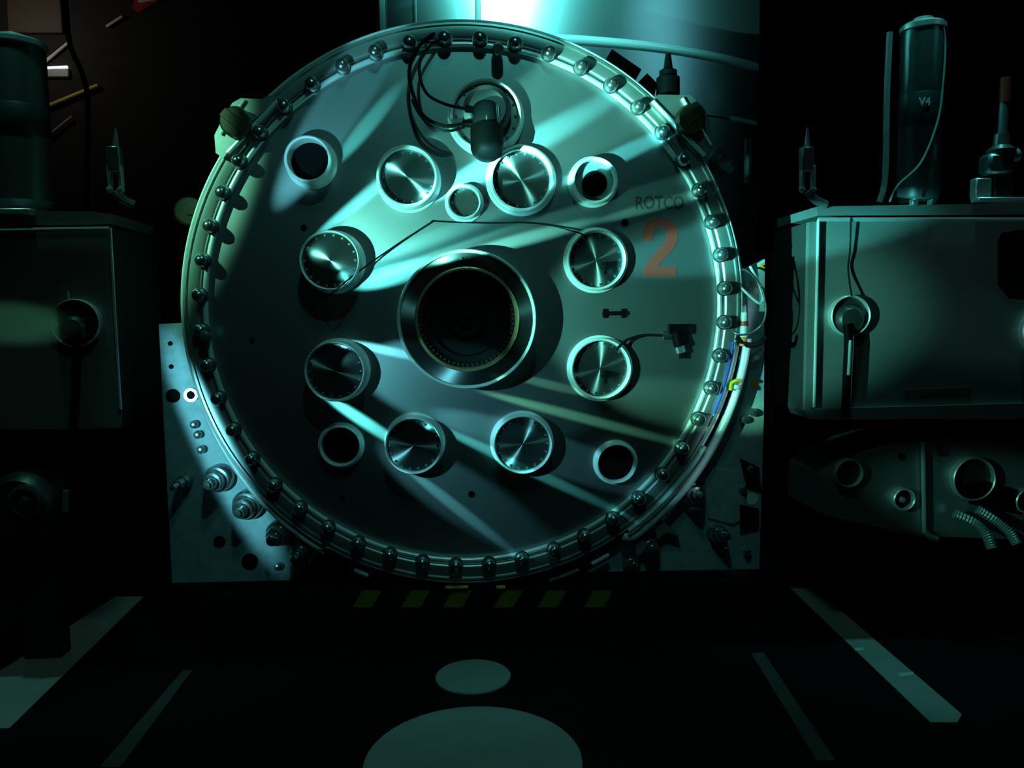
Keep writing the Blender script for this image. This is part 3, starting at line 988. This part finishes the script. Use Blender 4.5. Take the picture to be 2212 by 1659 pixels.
part('port_nipple', MB().tube([P(148, 648, YB - .02), P(147, 628, YB - .02)], 0.005, 8, 1), 'cabinet_trim', lp)


def latch(x, y, label, s=1):
    t = thing('toggle_clamp', P(x, y + 52, YB + .03), label, 'clamp', 'toggle clamps on the cabinets')
    yy = YB
    part('clamp_bolt', MB().tube([P(x, y - 95, yy), P(x, y - 45, yy)], lambda u: 0.004 + 0.012 * u, 8, 1), 'cabinet_metal', t)
    part('clamp_yoke', MB().box(P(x - 2, y - 28, yy), (26 * K, 0.04, 50 * K), None, 0.005), 'flange_steel', t)
    for dx in (-12, 12):
        part('clamp_leg', MB().box(P(x + dx, y + 14, yy), (7 * K, 0.03, 54 * K), None, 0.003), 'cabinet_trim', t)
        part('clamp_pin', MB().lathe(P(x + dx, y + 38, yy - .015), (0, -1, 0), [(0, 0), (0.012, 0), (0.012, 0.012), (0, 0.016)], 12), 'bead', t)
    part('clamp_foot', MB().tube([P(x, y + 42, yy), P(x + 18 * s, y + 60, yy), P(x + 40 * s, y + 70, yy + .01)], 0.018, 8, 4), 'cabinet_metal', t)
    return t


latch(1744, 372, 'tall toggle clamp at the cabinet corner nearest the curved casing', 1)
latch(250, 372, 'tall toggle clamp on the dim cabinet beside the lit rim', 1)

# bottle and valve on the right cabinet
def bottle(x, ytop, ybot, r, y, label, txt):
    a, b_ = P(x, ytop, y), P(x, ybot, y)
    t = thing('gas_bottle', b_, label, 'gas bottle')
    ln = (a.z - b_.z)
    R = r * S(y)
    up = (0, 0, 1)
    b2 = Vector((a.x, a.y, b_.z))
    t.location = b2
    WLOC[t] = b2
    part('bottle_body', MB().lathe(b2, up, [(0, 0), (R * .8, 0), (R, 0.03), (R, ln * .93), (R * .96, ln * .96), (0, ln * .96)], 32), 'bottle_steel', t)
    part('bottle_band', MB().lathe(b2, up, [(R, ln * .42), (R * 1.02, ln * .425), (R * 1.02, ln * .60), (R, ln * .605)], 32), 'bottle_band', t)
    part('bottle_cap', MB().lathe(b2, up, [(R * .98, ln * .955), (R * 1.06, ln * .96), (R * 1.06, ln * .985), (R * .9, ln), (R * .5, ln), (R * .45, ln * 1.03), (0, ln * 1.03)], 32), 'cabinet_trim', t)
    if txt:
        me = text_mesh(txt, 26 * S(y), 17 * S(y), 0.002, 'print_white')
        yf = y - R * 1.03 - 0.001
        bo = link('bottle_lettering', me, P(1984, 228, yf), t)
        bo['label'] = 'white letters V4'
    return t


YT = 0.22
bottle(1994, 52, 440, 44, YT, 'slim steel gas bottle marked V4 standing on the cabinet', 'V4')
bottle(28, 88, 452, 58, YT, 'wide steel gas bottle on the dim cabinet at the frame edge', None)
solo('vent_pipe', MB().tube([P(1922, 70, .2), P(1916, 200, .2), P(1912, 380, .2), P(1900, 436, .2)], 0.014, 8, 5), 'grey_pipe', 'thin grey vent pipe standing beside the V4 bottle', 'pipe')
cable('bottle_wire', [P(2036, 52, .14), P(2042, 90, .14), P(2038, 170, .12), P(2026, 260, .1), P(1990, 350, .06), P(1940, 400, .0), P(1922, 436, 0.0)], 0.005, 'grey_pipe',
      'thin wire curving down past the V4 bottle', 'wire')
vt = thing('lever_valve', P(2150, 430, YB + .05), 'brass green lever valve with a red cap on the cabinet', 'valve')
part('valve_spindle', MB().tube([P(2170, 220, 0), P(2164, 310, 0)], 0.020, 12, 1), 'cabinet_metal', vt)
part('red_cap', MB().tube([P(2174, 168, 0), P(2171, 222, 0)], 0.024, 12, 1), 'red_box', vt, label='red cap on the spindle')
part('valve_bonnet', MB().lathe(P(2162, 340, 0), (0, 0, 1), [(0, 0), (0.055, 0), (0.06, 0.03), (0.035, 0.05), (0.03, 0.10), (0, 0.10)], 20), 'flange_steel', vt)
part('valve_body', MB().box(P(2152, 356, 0), (60 * K, 0.09, 44 * K), None, 0.014), 'flange_steel', vt)
part('valve_outlet', MB().tube([P(2180, 338, 0), P(2198, 334, 0)], 0.028, 12, 1), 'cabinet_trim', vt)
part('valve_pillar', MB().box(P(2160, 400, 0), (44 * K, 0.06, 60 * K), None, 0.008), 'dark_steel', vt)
part('side_block', MB().box(P(2118, 408, -.03), (36 * K, 0.05, 44 * K), None, 0.006), 'cabinet_trim', vt)

# ------------------------------------------------------------------ lower right drum panel
YL = 0.0
dp = thing('drum_panel', P(2000, 1170, YL), 'arched steel drum panel with round ports below the cabinet', 'drum panel')
pts = [(1778, 1112), (1782, 1030), (1810, 1004), (1850, 983), (1900, 966), (1950, 953), (2000, 947), (2060, 945), (2130, 947), (2212, 954), (2330, 970), (2330, 1165),
       (2212, 1165), (1990, 1158), (1880, 1135)]
flat('panel', pts, YL, 0.4, 'cabinet_metal', dp)
part('upright_rail', MB().tube([P(1994, 955, YL - .02), P(1997, 1150, YL - .02)], 0.010, 8, 1), 'cabinet_trim', dp)
part('upright_bar', MB().tube([P(2029, 936, YL - .03), P(2026, 985, YL - .03)], 0.010, 8, 1), 'dark_steel', dp)
part('rail_foot', MB().tube([P(1997, 1148, YL - .02), P(2010, 1160, YL - .03), P(2024, 1164, YL - .03)], 0.014, 8, 3), 'cabinet_metal', dp)
ring_port(1828, 1020, 32, YL, dp, lip=3)
rp = ring_port(1946, 1076, 26, YL, dp, lip=5, inner='bore_black')
part('port_screw', MB().lathe(P(1946, 1078, YL - .01), (0, -1, 0), [(0, 0), (.014, 0), (.012, .02), (0, .024)], 12), 'cabinet_trim', rp)
ring_port(2096, 1032, 50, YL, dp, lip=4)
ring_port(2210, 1080, 28, YL, dp, lip=4, inner='bore_black')
part('vent_hole', MB().lathe(P(1946, 986, YL), (0, -1, 0), [(8 * K, 0), (8 * K, .006), (0, .004)], 14), 'black', dp)


def corr(pts, r, label):
    q = MB()
    q.tube(pts, r, 12, 14)
    n = len(q.v) // 12
    for i in range(n):
        cen = sum((q.v[i * 12 + j] for j in range(12)), Vector()) / 12
        s_ = 1.0 if i % 2 else 0.82
        for j in range(12):
            q.v[i * 12 + j] = cen + (q.v[i * 12 + j] - cen) * s_
    return solo('corrugated_hose', q, 'cabinet_metal', label, 'hose', 'corrugated hoses under the drum panel')


corr([P(2060, 1110, -.05), P(2105, 1130, -.08), P(2130, 1155, -.12), P(2142, 1185, -.14)], 0.024, 'corrugated hose drooping below the large ring port')
corr([P(2110, 1100, -.05), P(2150, 1125, -.08), P(2180, 1150, -.12), P(2196, 1175, -.14)], 0.022, 'upper corrugated hose drooping toward the frame edge')
part('painted_shade', MB().prism([P(2080, 1050, -.03), P(2130, 1040, -.03), P(2200, 1060, -.03), P(2190, 1110, -.03), P(2100, 1090, -.03)], (0, .02, 0)), 'black', dp, smooth=False)  # black sheet added as shade on the panel

# low step under the drum panel
YS = 0.56
st = thing('floor_step', P(1960, 1320, YS), 'low dark metal step on the floor below the drum panel', 'step')
flat('step_tread', [(1800, 1200), (1890, 1190), (1990, 1198), (2042, 1206), (2068, 1240), (1900, 1238)], YS - 0.01, 0.3, 'floor_grey', st)
part('step_edge', MB().tube([P(1890, 1190, YS - .015), P(1990, 1203, YS - .015)], 0.007, 6, 1), 'cabinet_metal', st)
zb = P(1960, 1238, YS).z
xa, xb = P(1900, 1238, YS).x, P(2068, 1238, YS).x
part('step_box', MB().box(((xa + xb) / 2, YS + 0.15, zb / 2), (xb - xa, 0.28, zb), None, 0.01), 'wall_dark', st)

# lower left: dim pump on the floor
pm = thing('vacuum_pump', P(80, 1140, -0.05) + Vector((0, 0, -0.45)), 'dim vacuum pump below the unlit cabinet', 'pump')
part('pump_body', MB().lathe(P(60, 1090, 0.0), (0, -1, 0), [(0, -0.2), (0.13, -0.2), (0.15, -0.15), (0.15, 0.05), (0.12, 0.09), (0, 0.09)], 32), 'dark_steel', pm)
part('pump_ring', MB().lathe(P(58, 1082, -0.09), (0, -1, 0), [(0.07, 0), (0.07, 0.02), (0.055, 0.024), (0.055, 0)], 28), 'flange_steel', pm)
part('pump_knob', MB().lathe(P(58, 1082, -0.09), (0, -1, 0), [(0, 0), (0.025, 0), (0.02, 0.03), (0, 0.034)], 14), 'flange_steel', pm)
part('pump_pipe', MB().tube([P(142, 1060, -.05), P(140, 1105, -.05)], 0.012, 8, 1), 'cabinet_metal', pm)
part('pump_stand', MB().box((P(40, 1090).x, 0.16, (P(60, 1090).z - 0.12) / 2), (0.16, 0.10, P(60, 1090).z - 0.12), None, 0.01), 'wall_dark', pm)

# ------------------------------------------------------------------ far hall, upper left
def bar(name, a, b_, y, r, m, label, cat, group=None):
    return solo(name, MB().tube([P(*a, y), P(*b_, y)], r, 8, 1), m, label, cat, group)


YF = 5.96
bar('hand_rail', (86, 142), (148, 92), YF, 0.016, 'print_white', 'pale slanting hand rail above the glowing lamp in the far hall', 'rail', 'far rails')
bar('hand_rail', (98, 298), (156, 252), YF, 0.016, 'grey_pipe', 'grey slanting hand rail below the yellow pipe in the far hall', 'rail', 'far rails')
bar('hand_rail', (230, 58), (264, 36), YF, 0.018, 'print_white', 'short pale rail end in the far hall near the red box', 'rail', 'far rails')
bar('yellow_pipe', (96, 232), (212, 184), YF, 0.020, 'yellow_paint', 'yellow pipe sloping across the far hall', 'pipe')
lt = thing('strip_lamp', P(122, 160, YF), 'small glowing strip lamp in the far hall', 'lamp')
part('lamp_glow', MB().tube([P(97, 147, YF), P(146, 145, YF)], 0.016, 10, 1), 'lamp_tube', lt)
part('lamp_housing', MB().box(P(122, 158, YF + .02), (52 * S(YF), 0.05, 18 * S(YF)), None, 0.01), 'grey_pipe', lt)
rb = thing('red_crate', P(322, 26, YF), 'red crate with a pale lid at the far top edge', 'crate')
flat('crate_body', [(290, -6), (352, -8), (330, 8), (300, 26), (286, 18)], YF, 0.3, 'red_box', rb)
flat('crate_lid', [(288, -20), (358, -20), (345, -2), (300, 6)], YF - .01, 0.3, 'print_white', rb)
solo('tan_panel', MB().box(P(76, 30, YF), (106 * S(YF), 0.05, 76 * S(YF)), None, 0.01), 'tan_board', 'brown board panel at the upper frame edge in the far hall', 'panel')
cable('hanging_cable', [P(140, -30, 1.6), P(150, 90, 1.6), P(178, 160, 1.6), P(190, 230, 1.6), P(188, 420, 1.6), P(186, 520, 1.6)], 0.016, 'rubber',
      'thick black cable hanging before the far hall rails', 'cable')
